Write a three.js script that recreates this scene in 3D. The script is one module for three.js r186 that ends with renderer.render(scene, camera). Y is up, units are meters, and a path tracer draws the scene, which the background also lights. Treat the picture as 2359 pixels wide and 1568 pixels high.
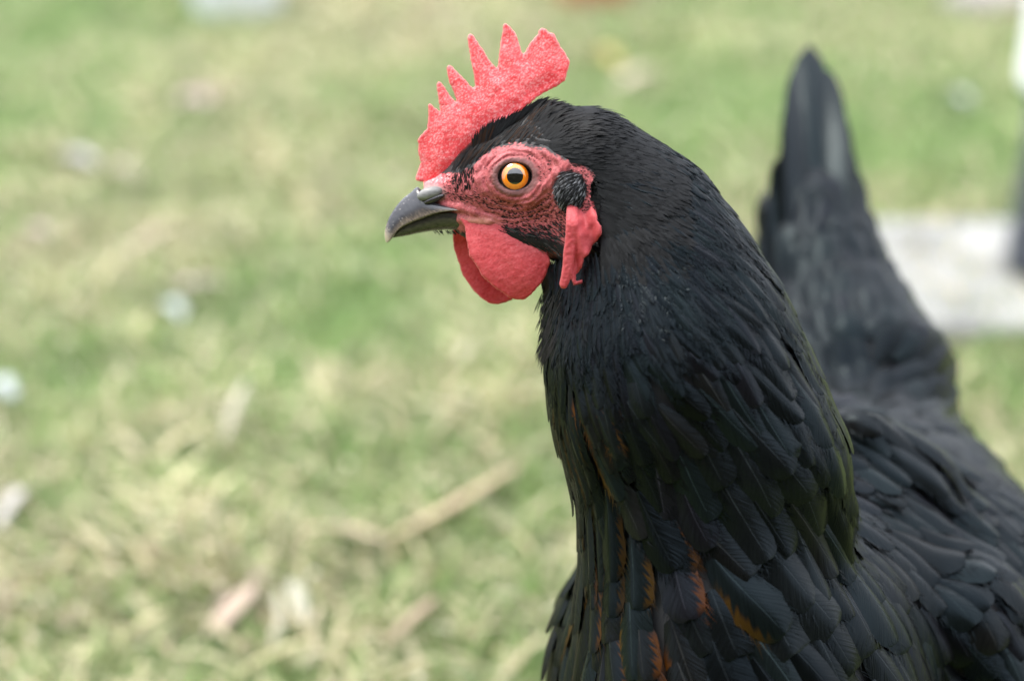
import * as THREE from 'three';
import { ImprovedNoise } from 'three/addons/math/ImprovedNoise.js';
import { mergeGeometries } from 'three/addons/utils/BufferGeometryUtils.js';

// ---------------------------------------------------------------- camera, sky, sun, exposure
const scene = new THREE.Scene();
const PITCH = 22 * Math.PI / 180, FOV = 20, CAM_H = 0.53, D = 578;      // D: millimetres from the lens to the hen's head
const camera = new THREE.PerspectiveCamera(FOV, 1024 / 680, 0.02, 200);
camera.position.set(0, CAM_H, 0);
camera.rotation.set(-PITCH, 0, 0);
camera.focus = 0.566;
camera.userData.fStop = 4.6;
const renderer = new THREE.WebGLRenderer();
renderer.toneMapping = THREE.LinearToneMapping;
renderer.toneMappingExposure = 4.4;
renderer.shadowMap.enabled = true;

const noise = new ImprovedNoise();
const N3 = (x, y, z) => noise.noise(x, y, z);
{ // overcast sky: brighter towards the zenith, soft cloud structure
  const w = 256, h = 128, data = new Float32Array(w * h * 4);
  for (let j = 0; j < h; j++) for (let i = 0; i < w; i++) {
    const el = (j + 0.5) / h * Math.PI - Math.PI / 2, az = (i + 0.5) / w * 2 * Math.PI;
    const x = Math.cos(el) * Math.cos(az), y = Math.sin(el), z = Math.cos(el) * Math.sin(az);
    const c = 1 + 0.16 * N3(x * 2.1 + 5, y * 3.2, z * 2.1) + 0.09 * N3(x * 5 + 1, y * 7, z * 5);
    const L = (0.42 + 0.72 * Math.max(0, y)) * c;
    const o = (j * w + i) * 4;
    data[o] = L * 0.92; data[o + 1] = L * 0.98; data[o + 2] = L * 1.09; data[o + 3] = 1;
  }
  const t = new THREE.DataTexture(data, w, h, THREE.RGBAFormat, THREE.FloatType);
  t.mapping = THREE.EquirectangularReflectionMapping; t.magFilter = THREE.LinearFilter; t.minFilter = THREE.LinearFilter; t.needsUpdate = true;
  scene.background = t; scene.environment = t;
}
const sun = new THREE.DirectionalLight(0xfff4e2, 1.1);
sun.position.set(-1.3, 3.2, -1.5); sun.target.position.set(0.05, 0, -0.8);
sun.castShadow = true; sun.shadow.radius = 40; sun.shadow.mapSize.set(2048, 2048);
Object.assign(sun.shadow.camera, { left: -3, right: 3, top: 3, bottom: -3, near: 0.1, far: 12 });
scene.add(sun, sun.target);

// ---------------------------------------------------------------- helpers
function rng(seed) { let a = seed >>> 0; return () => { a = a + 0x6D2B79F5 | 0; let t = Math.imul(a ^ a >>> 15, 1 | a); t = t + Math.imul(t ^ t >>> 7, 61 | t) ^ t; return ((t ^ t >>> 14) >>> 0) / 4294967296; }; }
const clamp = (x, a = 0, b = 1) => Math.min(b, Math.max(a, x));
const sstep = (a, b, x) => { const t = clamp((x - a) / (b - a)); return t * t * (3 - 2 * t); };
const lerp = (a, b, t) => a + (b - a) * t;
const mix3 = (a, b, t) => [lerp(a[0], b[0], t), lerp(a[1], b[1], t), lerp(a[2], b[2], t)];
const V3 = (a) => new THREE.Vector3(a[0], a[1], a[2]);
const used = {};
const named = (n) => { const k = used[n] = (used[n] ?? -1) + 1; return k ? n + '_' + String(k).padStart(3, '0') : n; };
function shadows(o) { o.traverse((m) => { if (m.isMesh) { m.castShadow = true; m.receiveShadow = true; } }); return o; }
// measured places: (u, v) on the photograph scaled to 2359 x 1568
const UC = 1179.5, VC = 784, MM = 2 * Math.tan(FOV * Math.PI / 360) * D / 1568;   // millimetres per unit at the head
const cp = Math.cos(PITCH), sp = Math.sin(PITCH);
function groundAt(u, v) {
  const k = Math.tan(FOV * Math.PI / 360) / 784, x = (u - UC) * k, y = (VC - v) * k;
  const d = [x, y * cp - sp, -y * sp - cp], t = -CAM_H / d[1];
  return [d[0] * t, 0, d[2] * t];
}

// ---------------------------------------------------------------- ground
const PATCH = [ // u, v, radius (m), kind: colour patches of the lawn, placed where the photograph has them
  [40, 120, .22, 'green'], [30, 300, .15, 'green'], [250, 40, .2, 'green'], [900, 40, .25, 'straw'], [1150, 20, .3, 'straw'], [700, 150, .18, 'straw'],
  [450, 270, .08, 'brown'], [2060, 60, .14, 'brown'], [1560, 60, .16, 'green'], [2000, 260, .2, 'green'], [1650, 300, .2, 'green'], [2250, 430, .1, 'green'], [2100, 330, .15, 'green'],
  [560, 1450, .07, 'brown'], [200, 1480, .06, 'straw'], [700, 1350, .08, 'straw'], [1150, 1080, .05, 'brown'], [700, 780, .1, 'green'], [1000, 1130, .07, 'green'], [180, 620, .1, 'straw'],
  [420, 640, .12, 'straw'], [900, 620, .12, 'green'], [60, 900, .08, 'green'], [1100, 1450, .08, 'green'], [2300, 900, .1, 'green'],
].map(([u, v, r, k]) => { const g = groundAt(u, v); return [g[0], g[2], r, k]; });
function lawn(x, z) { // shares of green, straw and brown at a place
  let green = 0.62 + 0.22 * N3(x * 2.3 + 4, 3, z * 2.3) + 0.15 * N3(x * 9, 8, z * 9) + 0.4 * N3(x * 30, 5, z * 30), brown = 0.08 + 0.4 * N3(x * 5 + 9, 1, z * 5) + 0.3 * N3(x * 17, 6, z * 17);
  for (const [px, pz, r, k] of PATCH) {
    const w = Math.exp(-((x - px) ** 2 + (z - pz) ** 2) / (r * r));
    if (k === 'green') { green += 0.35 * w; brown -= 0.2 * w; } else if (k === 'straw') green -= 0.25 * w; else { brown += 0.35 * w; green -= 0.1 * w; }
  }
  return [clamp(green), clamp(brown)];
}
const bumpy = (x, z) => 0.012 * N3(x * 3, 0, z * 3) + 0.006 * N3(x * 11, 2, z * 11);
{
  const w = 1024, px = new Uint8Array(w * w * 4), r = rng(5);
  for (let j = 0; j < w; j++) for (let i = 0; i < w; i++) {
    const a = i / w * 2 * Math.PI, b = j / w * 2 * Math.PI, X = Math.cos(a) * 3, Y = Math.sin(a) * 3, Z = Math.cos(b) * 3, W = Math.sin(b) * 3;
    const n = N3(X + Z, Y + W, X - W) + 0.7 * N3(X * 4 + Z * 3, Y * 4 + W * 4, Z * 4) + 0.6 * N3(X * 13 + W * 11, Y * 12, Z * 14 + 3) + 0.5 * (r() - 0.5);
    const c = n > 0 ? mix3([126, 146, 70], [176, 178, 108], clamp(n)) : mix3([126, 146, 70], [92, 92, 52], clamp(-n));
    px.set([c[0], c[1], c[2], 255], (j * w + i) * 4);
  }
  const t = new THREE.DataTexture(px, w, w); t.colorSpace = THREE.SRGBColorSpace; t.magFilter = t.minFilter = THREE.LinearFilter;
  t.wrapS = t.wrapT = THREE.RepeatWrapping; t.needsUpdate = true;
  // fine near the hen, coarse to the horizon
  const xs = [], zs = [];
  for (let i = -60; i <= 60; i++) { const s = i / 60; xs.push(2.5 * s + 80 * s ** 5); zs.push(-1.6 + 3 * s + 80 * s ** 5); }
  const pos = [], uv = [], idx = [];
  for (let j = 0; j < zs.length; j++) for (let i = 0; i < xs.length; i++) { pos.push(xs[i], bumpy(xs[i], zs[j]) - 0.004, zs[j]); uv.push(xs[i] / 0.9, zs[j] / 0.9); }
  const n = xs.length;
  for (let j = 0; j < n - 1; j++) for (let i = 0; i < n - 1; i++) { const a = j * n + i; idx.push(a, a + n, a + 1, a + 1, a + n, a + n + 1); }
  const g = new THREE.BufferGeometry(); g.setAttribute('position', new THREE.Float32BufferAttribute(pos, 3)); g.setAttribute('uv', new THREE.Float32BufferAttribute(uv, 2)); g.setIndex(idx); g.computeVertexNormals();
  const m = new THREE.Mesh(g, new THREE.MeshStandardMaterial({ map: t, roughness: 1, color: 0xcccccc })); m.name = 'ground';
  m.userData = { kind: 'structure', label: 'short worn lawn of green grass and dry straw', category: 'ground' };
  scene.add(shadows(m));
}
function bladeGeometry(r, len, width, lean, seg = 3) {
  const pos = [], idx = [], az = r() * 6.283, tw = r() * 6.283, dx = Math.cos(az), dz = Math.sin(az), ax = Math.cos(tw), az2 = Math.sin(tw);
  const x0 = (r() - .5) * 0.03, z0 = (r() - .5) * 0.03;
  for (let i = 0; i <= seg; i++) {
    const t = i / seg, w = width * (1 - t ** 2.2) * 0.5 + 0.0001, out = lean * len * t ** (lean > .88 ? 1.08 : 1.5), up = len * t * Math.sqrt(Math.max(0.05, 1 - lean * lean * 0.85 * t));
    pos.push(x0 + dx * out - ax * w, up, z0 + dz * out - az2 * w, x0 + dx * out + ax * w, up, z0 + dz * out + az2 * w);
    if (i) { const a = 2 * i - 2; idx.push(a, a + 1, a + 2, a + 2, a + 1, a + 3); }
  }
  const g = new THREE.BufferGeometry(); g.setAttribute('position', new THREE.Float32BufferAttribute(pos, 3)); g.setIndex(idx); g.computeVertexNormals(); return g;
}
function tuft(seed, n, l0, l1, w0, w1, lean0, lean1) { const r = rng(seed), gs = []; for (let i = 0; i < n; i++) gs.push(bladeGeometry(r, lerp(l0, l1, r()), lerp(w0, w1, r()), lerp(lean0, lean1, r()))); return mergeGeometries(gs); }
function scatter(name, label, geometry, count, seed, colour, keep, y0, scale0, scale1) {
  const r = rng(seed), list = [];
  for (let tries = 0; list.length < count && tries < count * 12; tries++) {
    const near = r() < 0.8;
    const z = near ? -0.55 - 2.6 * r() ** 1.25 : 0.6 - 5.5 * r(), x = near ? (r() * 2 - 1) * (0.14 + 0.31 * -z) : (r() * 2 - 1) * 3;
    const s = lawn(x, z); if (r() > keep(s)) continue;
    list.push([x, z, s]);
  }
  const m = new THREE.InstancedMesh(geometry, new THREE.MeshPhysicalMaterial({ roughness: 0.75, transmission: 0.25, thickness: 0, side: THREE.DoubleSide, color: 0xffffff }), list.length);
  const o = new THREE.Object3D(), c = new THREE.Color();
  list.forEach(([x, z, s], i) => {
    o.position.set(x, bumpy(x, z) + y0, z); o.rotation.set((r() - .5) * .5, r() * 6.283, (r() - .5) * .5); o.scale.setScalar(lerp(scale0, scale1, r())); o.updateMatrix();
    m.setMatrixAt(i, o.matrix); c.setRGB(...colour(s, r)); m.setColorAt(i, c);
  });
  m.name = name; m.userData = { kind: 'stuff', label, category: name.includes('grass') ? 'grass' : 'straw' };
  scene.add(shadows(m));
}
scatter('grass', 'short green lawn grass all around the hen', tuft(11, 7, .012, .034, .002, .0042, .2, .95), 60000, 21,
  (s, r) => { const k = 0.42 + 1.0 * r(); const c = mix3([0.40, 0.44, 0.21], [0.235, 0.35, 0.115], clamp(s[0] * 0.9 + (r() - .5) * .7)); return [c[0] * k, c[1] * k, c[2] * k]; }, (s) => 0.25 + 0.75 * s[0], -0.003, 0.7, 1.25);
scatter('dry_grass', 'dry straw coloured grass lying among the green lawn', tuft(12, 6, .014, .045, .0025, .0065, .75, 1.0), 7000, 22,
  (s, r) => { const k = 0.6 + 0.7 * r(); const c = mix3([0.46, 0.41, 0.24], [0.30, 0.21, 0.135], clamp(s[1] * 1.1 + (r() - .5) * .5)); return [c[0] * k, c[1] * k, c[2] * k]; }, (s) => 0.72 - 0.6 * s[0], 0.001, 0.7, 1.3);

{ // the dark hedge behind the viewer that the hen's eye mirrors below the sky
  const r = rng(61), h = new THREE.Group(); h.position.set(0.2, 0, 1.7);
  const core = new THREE.Mesh(new THREE.BoxGeometry(7, 2.1, 0.5, 40, 14, 4), new THREE.MeshStandardMaterial({ color: new THREE.Color(.075, .07, .045), roughness: 1 })), p = core.geometry.attributes.position;
  for (let i = 0; i < p.count; i++) { const k = 0.12 * N3(p.getX(i) * 2, p.getY(i) * 2, p.getZ(i) * 2); p.setXYZ(i, p.getX(i) + k, p.getY(i) + k + 1.05, p.getZ(i) + k); } core.geometry.computeVertexNormals(); core.name = 'branches';
  const leaf = new THREE.BufferGeometry(); leaf.setAttribute('position', new THREE.Float32BufferAttribute([0, 0, 0, -.014, .025, .004, .014, .025, .004, 0, .06, 0], 3)); leaf.setIndex([0, 2, 1, 1, 2, 3]); leaf.computeVertexNormals();
  const m = new THREE.InstancedMesh(leaf, new THREE.MeshStandardMaterial({ side: THREE.DoubleSide, roughness: .6 }), 16000), o = new THREE.Object3D(), c = new THREE.Color();
  for (let i = 0; i < 16000; i++) { o.position.set((r() - .5) * 7.1, r() * 2.25 + .05 * r(), (r() - .5) * .75); o.rotation.set(r() * 6.3, r() * 6.3, r() * 6.3); o.scale.setScalar(.7 + .7 * r()); o.updateMatrix(); m.setMatrixAt(i, o.matrix); const k = .6 + .8 * r(); c.setRGB(.05 * k, .085 * k, .026 * k); m.setColorAt(i, c); }
  m.name = 'leaves'; m.userData.kind = 'stuff'; h.add(core, m); h.name = 'hedge'; h.userData = { label: 'dark green hedge behind the viewer, mirrored in the hen eye', category: 'hedge' }; scene.add(shadows(h));
}

scatter('straw_litter', 'loose dry blades scattered over the lawn', tuft(13, 2, .025, .06, .004, .008, .9, 1.0), 2600, 23,
  (s, r) => { const k = 0.65 + 0.6 * r(); const c = r() < .25 ? [0.26, 0.30, 0.12] : mix3([0.38, 0.35, 0.22], [0.27, 0.2, 0.14], clamp(s[1] * 1.1 + (r() - .5) * .5)); return [c[0] * k, c[1] * k, c[2] * k]; }, (s) => 0.75 - 0.5 * s[0], 0.006, 0.6, 1.2);

// ---------------------------------------------------------------- the hen
// Modelled in millimetres in a frame of its own: x along the beak line, y up the comb, z towards the viewer's side; origin in the plane of the head
const at = (u, v, z = 0) => { const f = MM * (D - z) / D; return [(u - UC) * f, (VC - v) * f, z]; };
const uvOf = (x, y, z) => { const f = MM * (D - z) / D; return [UC + x / f, VC - y / f]; };
const pxz = (px, z) => px * MM * (D - z) / D;
// places read from enlarged views of the photograph
const R1 = (px, py, z = 0) => at(863.9 + px * 0.28094, 287.96 + py * 0.28094, z);
const R2 = (px, py, z = 0) => at(921.5 + px * 0.25711, 28.8 + py * 0.25711, z);
const R3 = (px, py, z = 0) => at((1800 + px / 3.629) * 0.57593, (550 + py / 3.629) * 0.57593, z);
const toR1 = (x, y, z) => { const [u, v] = uvOf(x, y, z); return [(u - 863.9) / 0.28094, (v - 287.96) / 0.28094]; };

const henToWorld = new THREE.Matrix4().makeTranslation(0, CAM_H, 0).multiply(new THREE.Matrix4().makeRotationX(-PITCH)).multiply(new THREE.Matrix4().makeTranslation(0, 0, -D / 1000)).multiply(new THREE.Matrix4().makeScale(.001, .001, .001));
const worldToHen = henToWorld.clone().invert();
const footMid = V3([98, -105, -85]).applyMatrix4(henToWorld).setY(0);
const hen = new THREE.Group(); hen.name = 'hen'; hen.position.copy(footMid);
hen.userData = { label: 'glossy black hen with red comb and wattles, standing on the lawn in profile', category: 'hen' };
scene.add(hen);
const bake = new THREE.Matrix4().makeTranslation(-footMid.x, 0, -footMid.z).multiply(henToWorld);
function part(name, geometry, material, parent = hen, extra) {
  const g = geometry.clone().applyMatrix4(bake); const m = new THREE.Mesh(g, material); m.name = name; m.castShadow = m.receiveShadow = true;
  if (extra) Object.assign(m.userData, extra); parent.add(m); return m;
}

// ---- distance field meshing (surface nets)
function surfaceNets(sdf, min, max, cell) {
  const nx = Math.ceil((max[0] - min[0]) / cell) + 1, ny = Math.ceil((max[1] - min[1]) / cell) + 1, nz = Math.ceil((max[2] - min[2]) / cell) + 1;
  const F = new Float32Array(nx * ny * nz);
  for (let k = 0, o = 0; k < nz; k++) for (let j = 0; j < ny; j++) for (let i = 0; i < nx; i++) F[o++] = sdf(min[0] + i * cell, min[1] + j * cell, min[2] + k * cell);
  const id = new Int32Array(nx * ny * nz).fill(-1), pos = [], idx = [], sy = nx, sz = nx * ny;
  const off = [0, 1, sy, sy + 1, sz, sz + 1, sz + sy, sz + sy + 1];
  for (let k = 0; k < nz - 1; k++) for (let j = 0; j < ny - 1; j++) for (let i = 0; i < nx - 1; i++) {
    const o = i + j * sy + k * sz; let mask = 0;
    for (let c = 0; c < 8; c++) if (F[o + off[c]] < 0) mask |= 1 << c;
    if (mask === 0 || mask === 255) continue;
    let X = 0, Y = 0, Z = 0, n = 0;
    for (let c = 0; c < 8; c++) for (let b = 0; b < 3; b++) {
      const e = c | 1 << b; if (e === c || ((mask >> c) & 1) === ((mask >> e) & 1)) continue;
      const a = F[o + off[c]], t = a / (a - F[o + off[e]]);
      X += (c & 1) + (b === 0 ? t : 0); Y += (c >> 1 & 1) + (b === 1 ? t : 0); Z += (c >> 2 & 1) + (b === 2 ? t : 0); n++;
    }
    id[o] = pos.length / 3; pos.push(min[0] + (i + X / n) * cell, min[1] + (j + Y / n) * cell, min[2] + (k + Z / n) * cell);
  }
  for (let k = 1; k < nz - 1; k++) for (let j = 1; j < ny - 1; j++) for (let i = 1; i < nx - 1; i++) {
    const o = i + j * sy + k * sz, in0 = F[o] < 0;
    const quad = (a, b, c, d, flip) => { a = id[a]; b = id[b]; c = id[c]; d = id[d]; if (a < 0 || b < 0 || c < 0 || d < 0) return; if (flip) idx.push(a, c, b, a, d, c); else idx.push(a, b, c, a, c, d); };
    if (in0 !== (F[o + 1] < 0)) quad(o, o - sy, o - sy - sz, o - sz, in0);
    if (in0 !== (F[o + sy] < 0)) quad(o, o - sz, o - sz - 1, o - 1, in0);
    if (in0 !== (F[o + sz] < 0)) quad(o, o - 1, o - 1 - sy, o - sy, in0);
  }
  // winding as counter-clockwise from outside
  const g = new THREE.BufferGeometry(); g.setAttribute('position', new THREE.Float32BufferAttribute(pos, 3)); g.setIndex(idx); g.computeVertexNormals();
  const p = g.attributes.position, nn = g.attributes.normal; let s = 0;
  for (let i = 0; i < p.count; i += 37) { const e = cell; s += sdf(p.getX(i) + nn.getX(i) * e, p.getY(i) + nn.getY(i) * e, p.getZ(i) + nn.getZ(i) * e) > 0 ? 1 : -1; }
  if (s < 0) { for (let i = 0; i < idx.length; i += 3) { const t = idx[i]; idx[i] = idx[i + 1]; idx[i + 1] = t; } g.setIndex(idx); g.computeVertexNormals(); }
  return g;
}
function paint(g, f) { const p = g.attributes.position, n = g.attributes.normal, c = new Float32Array(p.count * 3); for (let i = 0; i < p.count; i++) c.set(f(p.getX(i), p.getY(i), p.getZ(i), n.getX(i), n.getY(i), n.getZ(i)), i * 3); g.setAttribute('color', new THREE.BufferAttribute(c, 3)); return g; }
const smin = (a, b, k) => { const h = Math.max(k - Math.abs(a - b), 0) / k; return Math.min(a, b) - h * h * k * 0.25; };
function cone(a, b, ra, rb) {
  const [ax, ay, az] = a, dx = b[0] - ax, dy = b[1] - ay, dz = b[2] - az, l = 1 / (dx * dx + dy * dy + dz * dz || 1);
  return (x, y, z) => { const px = x - ax, py = y - ay, pz = z - az; let t = (px * dx + py * dy + pz * dz) * l; t = t < 0 ? 0 : t > 1 ? 1 : t; const qx = px - dx * t, qy = py - dy * t, qz = pz - dz * t; return Math.sqrt(qx * qx + qy * qy + qz * qz) - (ra + (rb - ra) * t); };
}
const coneUV = (u0, v0, z0, r0, u1, v1, z1, r1) => cone(at(u0, v0, z0), at(u1, v1, z1), pxz(r0, z0), pxz(r1, z1));
function outlineField(poly, cell = 0.4) { // signed distance (positive inside) of a closed outline, looked up from a grid
  let x0 = 1e9, y0 = 1e9, x1 = -1e9, y1 = -1e9; for (const [x, y] of poly) { x0 = Math.min(x0, x); x1 = Math.max(x1, x); y0 = Math.min(y0, y); y1 = Math.max(y1, y); }
  x0 -= 3; y0 -= 3; x1 += 3; y1 += 3; const nx = Math.ceil((x1 - x0) / cell) + 1, ny = Math.ceil((y1 - y0) / cell) + 1, F = new Float32Array(nx * ny);
  for (let j = 0; j < ny; j++) for (let i = 0; i < nx; i++) {
    const x = x0 + i * cell, y = y0 + j * cell; let d = 1e9, inside = false;
    for (let a = 0, b = poly.length - 1; a < poly.length; b = a++) {
      const [ax, ay] = poly[a], [bx, by] = poly[b], ex = bx - ax, ey = by - ay, t = clamp(((x - ax) * ex + (y - ay) * ey) / (ex * ex + ey * ey || 1));
      d = Math.min(d, Math.hypot(x - ax - ex * t, y - ay - ey * t));
      if ((ay > y) !== (by > y) && x < (bx - ax) * (y - ay) / (by - ay) + ax) inside = !inside;
    }
    F[i + j * nx] = inside ? d : -d;
  }
  const f = (x, y) => { const fx = clamp((x - x0) / cell, 0, nx - 1.001), fy = clamp((y - y0) / cell, 0, ny - 1.001), i = fx | 0, j = fy | 0, a = fx - i, b = fy - j, o = i + j * nx; return lerp(lerp(F[o], F[o + 1], a), lerp(F[o + nx], F[o + nx + 1], a), b); };
  f.box = [x0, y0, x1, y1]; return f;
}
const plate = (d, R, z) => { const e = Math.max(R - d, 0); return Math.sqrt(e * e + z * z) - R; };

// ---- trunk, neck and head as one field
const neck = [ // [distance, blend in mm]
  [coneUV(1200, 405, 0, 92, 1345, 400, 0, 132), 4], [coneUV(1115, 375, 0, 44, 1250, 306, 0, 66), 5], [coneUV(1345, 400, 0, 132, 1470, 520, 0, 160), 10],
  [coneUV(1470, 520, 0, 160, 1525, 690, 0, 218), 14], [coneUV(1316, 630, 0, 54, 1372, 790, 0, 52), 10], [coneUV(1525, 690, 0, 218, 1578, 880, 0, 270), 14], [coneUV(1578, 880, 0, 270, 1740, 1070, 4, 206), 12], [coneUV(1740, 1070, 4, 206, 1880, 1195, 4, 84), 10], [coneUV(1530, 850, 0, 240, 1570, 1150, 0, 236), 14],
  [coneUV(1640, 1410, -4, 305, 1650, 1600, -4, 330), 13], [coneUV(1800, 1500, -8, 240, 1880, 1700, -15, 270), 12],
];
const back = [
  [cone([73, -106, -36], [104, -99, -112], 60, 75), 14], [cone([104, -99, -112], [120, -66, -188], 75, 56), 16], [cone([148, -104, -104], [136, -76, -150], 56, 54), 14],
  [coneUV(1985, 1000, -64, 62, 2080, 1090, -68, 66), 16], [coneUV(2195, 1450, -50, 180, 2270, 1660, -58, 230), 8],
  [cone(at(1965, 880, -185), at(1895, 640, -215), pxz(225, -185), pxz(140, -215)), 20], [cone(at(1890, 640, -215), at(1874, 520, -226), pxz(146, -215), pxz(112, -226)), 8], [cone(at(1874, 520, -226), at(1888, 400, -240), pxz(112, -226), pxz(60, -240)), 6], [cone(at(1888, 400, -240), at(1875, 280, -250), pxz(60, -240), pxz(28, -250)), 6],
];
function bodyField(x, y, z) {
  let d = 1e3, e = 1e3; for (const [f, k] of neck) d = smin(d, f(x, y, z), k);
  if (x < 0 && y > 0 || y > 20 && z > -40) return d;
  for (const [f, k] of back) e = smin(e, f(x, y, z), k); return smin(d, e, 8);
}
const grad = (f, x, y, z, e = 0.6) => { const a = f(x + e, y, z) - f(x - e, y, z), b = f(x, y + e, z) - f(x, y - e, z), c = f(x, y, z + e) - f(x, y, z - e), l = Math.hypot(a, b, c) || 1; return [a / l, b / l, c / l]; };

// ---- face: finer field with lids, folds and cheek
const EYE = R3(943, 560, 14); const eyeC = [EYE[0], EYE[1], 9.0], EYE_R = 6.0;
const ridges = [ // folds of the bare skin: polyline, radius, depth of the path
  [[[1690, 385], [1560, 520], [1400, 700], [1230, 870], [1110, 935]], 1.15], [[[1270, 680], [1200, 790], [1120, 860]], 0.8],
  [[[420, 420], [520, 330], [700, 235], [900, 195], [1180, 190], [1400, 230], [1600, 330]], 1.0], [[[430, 430], [430, 600], [500, 760]], 0.9],
];
function faceBase(x, y, z) {
  let d = smin(bodyField(x, y, z), snoutA(x, y, z), 6); d = smin(d, snoutB(x, y, z), 5); d = smin(d, snoutC(x, y, z), 3); d = smin(d, jaw(x, y, z), 5); return d;
}
const snoutC = coneUV(992, 456, 0, 26, 1070, 470, 0, 38), snoutA = coneUV(984, 441, 0, 20, 1110, 430, 0, 74), snoutB = coneUV(1110, 430, 0, 74, 1205, 420, 0, 104), jaw = coneUV(1090, 505, 0, 44, 1300, 545, 0, 80);
function onSkin(px, py, map) { const [x, y] = map(px, py, 12); let z = 18; for (let i = 0; i < 14; i++) { const d = faceBase(x, y, z); z -= d * 0.8; if (Math.abs(d) < 0.02) break; } return at(...uvOf(x, y, 12), z); }
const foldCones = [];
for (const [line, r] of ridges) for (let i = 1; i < line.length; i++) { const a = onSkin(...line[i - 1], R3), b = onSkin(...line[i], R3); a[2] -= r * 0.45; b[2] -= r * 0.45; foldCones.push(cone(a, b, r, r)); }
const lipCones = [[[560, 660], [700, 672]], [[700, 672], [800, 705]], [[800, 705], [945, 775]], [[700, 770], [800, 772]], [[800, 772], [935, 795]]].map(([a, b]) => { const p = onSkin(...a, R1), q = onSkin(...b, R1); p[2] -= .1; q[2] -= .1; return cone(p, q, .95, .85); });
function faceField(x, y, z) {
  let d = faceBase(x, y, z);
  if (d > 6) return d;
  if (z > 4) {
    for (const f of foldCones) d = smin(d, f(x, y, z), 1.1);
    for (const f of lipCones) d = smin(d, f(x, y, z), 0.9);
    const ex = x - eyeC[0], ey = y - eyeC[1], q = Math.hypot(ex / 6.0, ey / 4.9), ringR = (Math.hypot(ex, ey) / (q || 1)) * (q - 1);
    d = Math.max(d, -(Math.sqrt(ex * ex + ey * ey + (z - eyeC[2]) ** 2) - EYE_R - 0.05));
    if (z > eyeC[2]) d = Math.max(d, -(ringR + 0.55));
    const ang = Math.atan2(ey, ex);
    d = smin(d, Math.hypot(ringR, z - (eyeC[2] + 3.85)) - (0.72 + 0.05 * Math.sin(ang * 46) + 0.25 * N3(x * 2.2, y * 2.2, 5)), 0.9);
    d = smin(d, Math.hypot(ringR - 1.8, z - (eyeC[2] + 2.9)) - 0.6, 0.9);
  }
  // grain of the skin
  const wq = Math.hypot(x - eyeC[0], (y - eyeC[1]) * 1.2), crease = z > 4 && wq > 7 && wq < 17 ? 0.13 * Math.sin(wq * 3.4 + 4 * N3(x * .3, y * .3, 1)) : 0;
  return d - crease - 0.13 * N3(x * 1.5, y * 1.5, z * 1.5) - 0.10 * N3(x * 3.1, y * 4.2, z * 3.1);
}
const inPoly = (poly, x, y) => { let c = false; for (let a = 0, b = poly.length - 1; a < poly.length; b = a++) { const [ax, ay] = poly[a], [bx, by] = poly[b]; if ((ay > y) !== (by > y) && x < (bx - ax) * (y - ay) / (by - ay) + ax) c = !c; } return c; };
const bareSkin = [[300, 430], [480, 410], [610, 410], [700, 400], [790, 350], [850, 290], [900, 240], [1000, 190], [1150, 165], [1300, 185], [1450, 225], [1560, 290], [1700, 325], [1790, 400], [1830, 560], [1850, 700], [1850, 1000], [1500, 1080], [1400, 1060], [1200, 980], [900, 860], [700, 880], [560, 760], [330, 700]];
const bareField = outlineField(bareSkin, 6); // in enlarged-view units
function isBare(x, y, z) { const [a, b] = toR1(x, y, Math.abs(z)); if (a < 280 || a > 1900 || b < 140 || b > 1100) return -99; return bareField(a, b); }
const SKIN = [0.38, 0.078, 0.082], SKIN_DEEP = [0.14, 0.018, 0.022], LID = [0.085, 0.034, 0.032], DARK = [0.010, 0.010, 0.011];
const combColour = (x, y, z, d) => {
  const n = N3(x * 2.4, y * 3.4, z * 1.2), m = N3(x * 5.2, y * 6.2, z * 3 + 9), big = N3(x * .13, y * .13, 3) + .6 * N3(x * .35 + y * .2, y * .5, 6);
  let c = mix3([0.78, 0.075, 0.085], [0.82, 0.13, 0.14], clamp(0.45 + 0.9 * big));
  c = mix3(c, [0.60, 0.035, 0.045], clamp(-1.2 * n + 0.05)); c = mix3(c, [0.86, 0.45, 0.45], clamp(1.0 * n + 2.1 * m + 0.0 + 0.3 * big) * 0.9);
  return mix3(c, [0.74, 0.26, 0.25], 0.5 * (1 - sstep(0.1, 0.6, d)));
};
function faceColour(x, y, z) {
  const b = isBare(x, y, z) + 30 * N3(x * .9, y * .9, z * .9); let c = mix3(SKIN, SKIN_DEEP, clamp(0.35 + 0.9 * N3(x * 2.2, y * 3.0, z * 2.2) + 0.5 * N3(x * .5, y * .5, 2)));
  c = mix3(c, [0.46, 0.15, 0.15], clamp(1.8 * N3(x * 3.1, y * 4.2, z * 3.1) - 0.25));
  const ex = x - eyeC[0], ey = y - eyeC[1], q = Math.hypot(ex / 6.0, ey / 4.9);
  const g = N3(x * 4, y * 4, 7) * 0.5 + 0.5;
  if (z > 0) { c = mix3(c, mix3(LID, [0.19, 0.07, 0.066], g), 1 - sstep(1.02, 1.32, q + 0.1 * N3(x, y, 3))); if (q < 0.86) c = mix3(c, [0.03, 0.02, 0.02], 0.9); }
  const [a, v] = toR1(x, y, Math.abs(z));
  const gape = Math.exp(-(((a - 850) / 130) ** 2 + ((v - 785) / 26) ** 2)); c = mix3(c, [0.56, 0.24, 0.19], 0.8 * gape);
  const nose = 1 - sstep(0.6, 1.05, Math.hypot((a - 470) / 130, (v - 560) / 90)); c = mix3(c, [0.36, 0.24, 0.22], 0.7 * nose);
  c = mix3(c, combColour(x, y, z, 5), sstep(500, 450, v + 25 * N3(x, y, 2)) * sstep(680, 560, a));
  return mix3(c, DARK, 1 - sstep(-14, 8, b));
}
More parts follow.
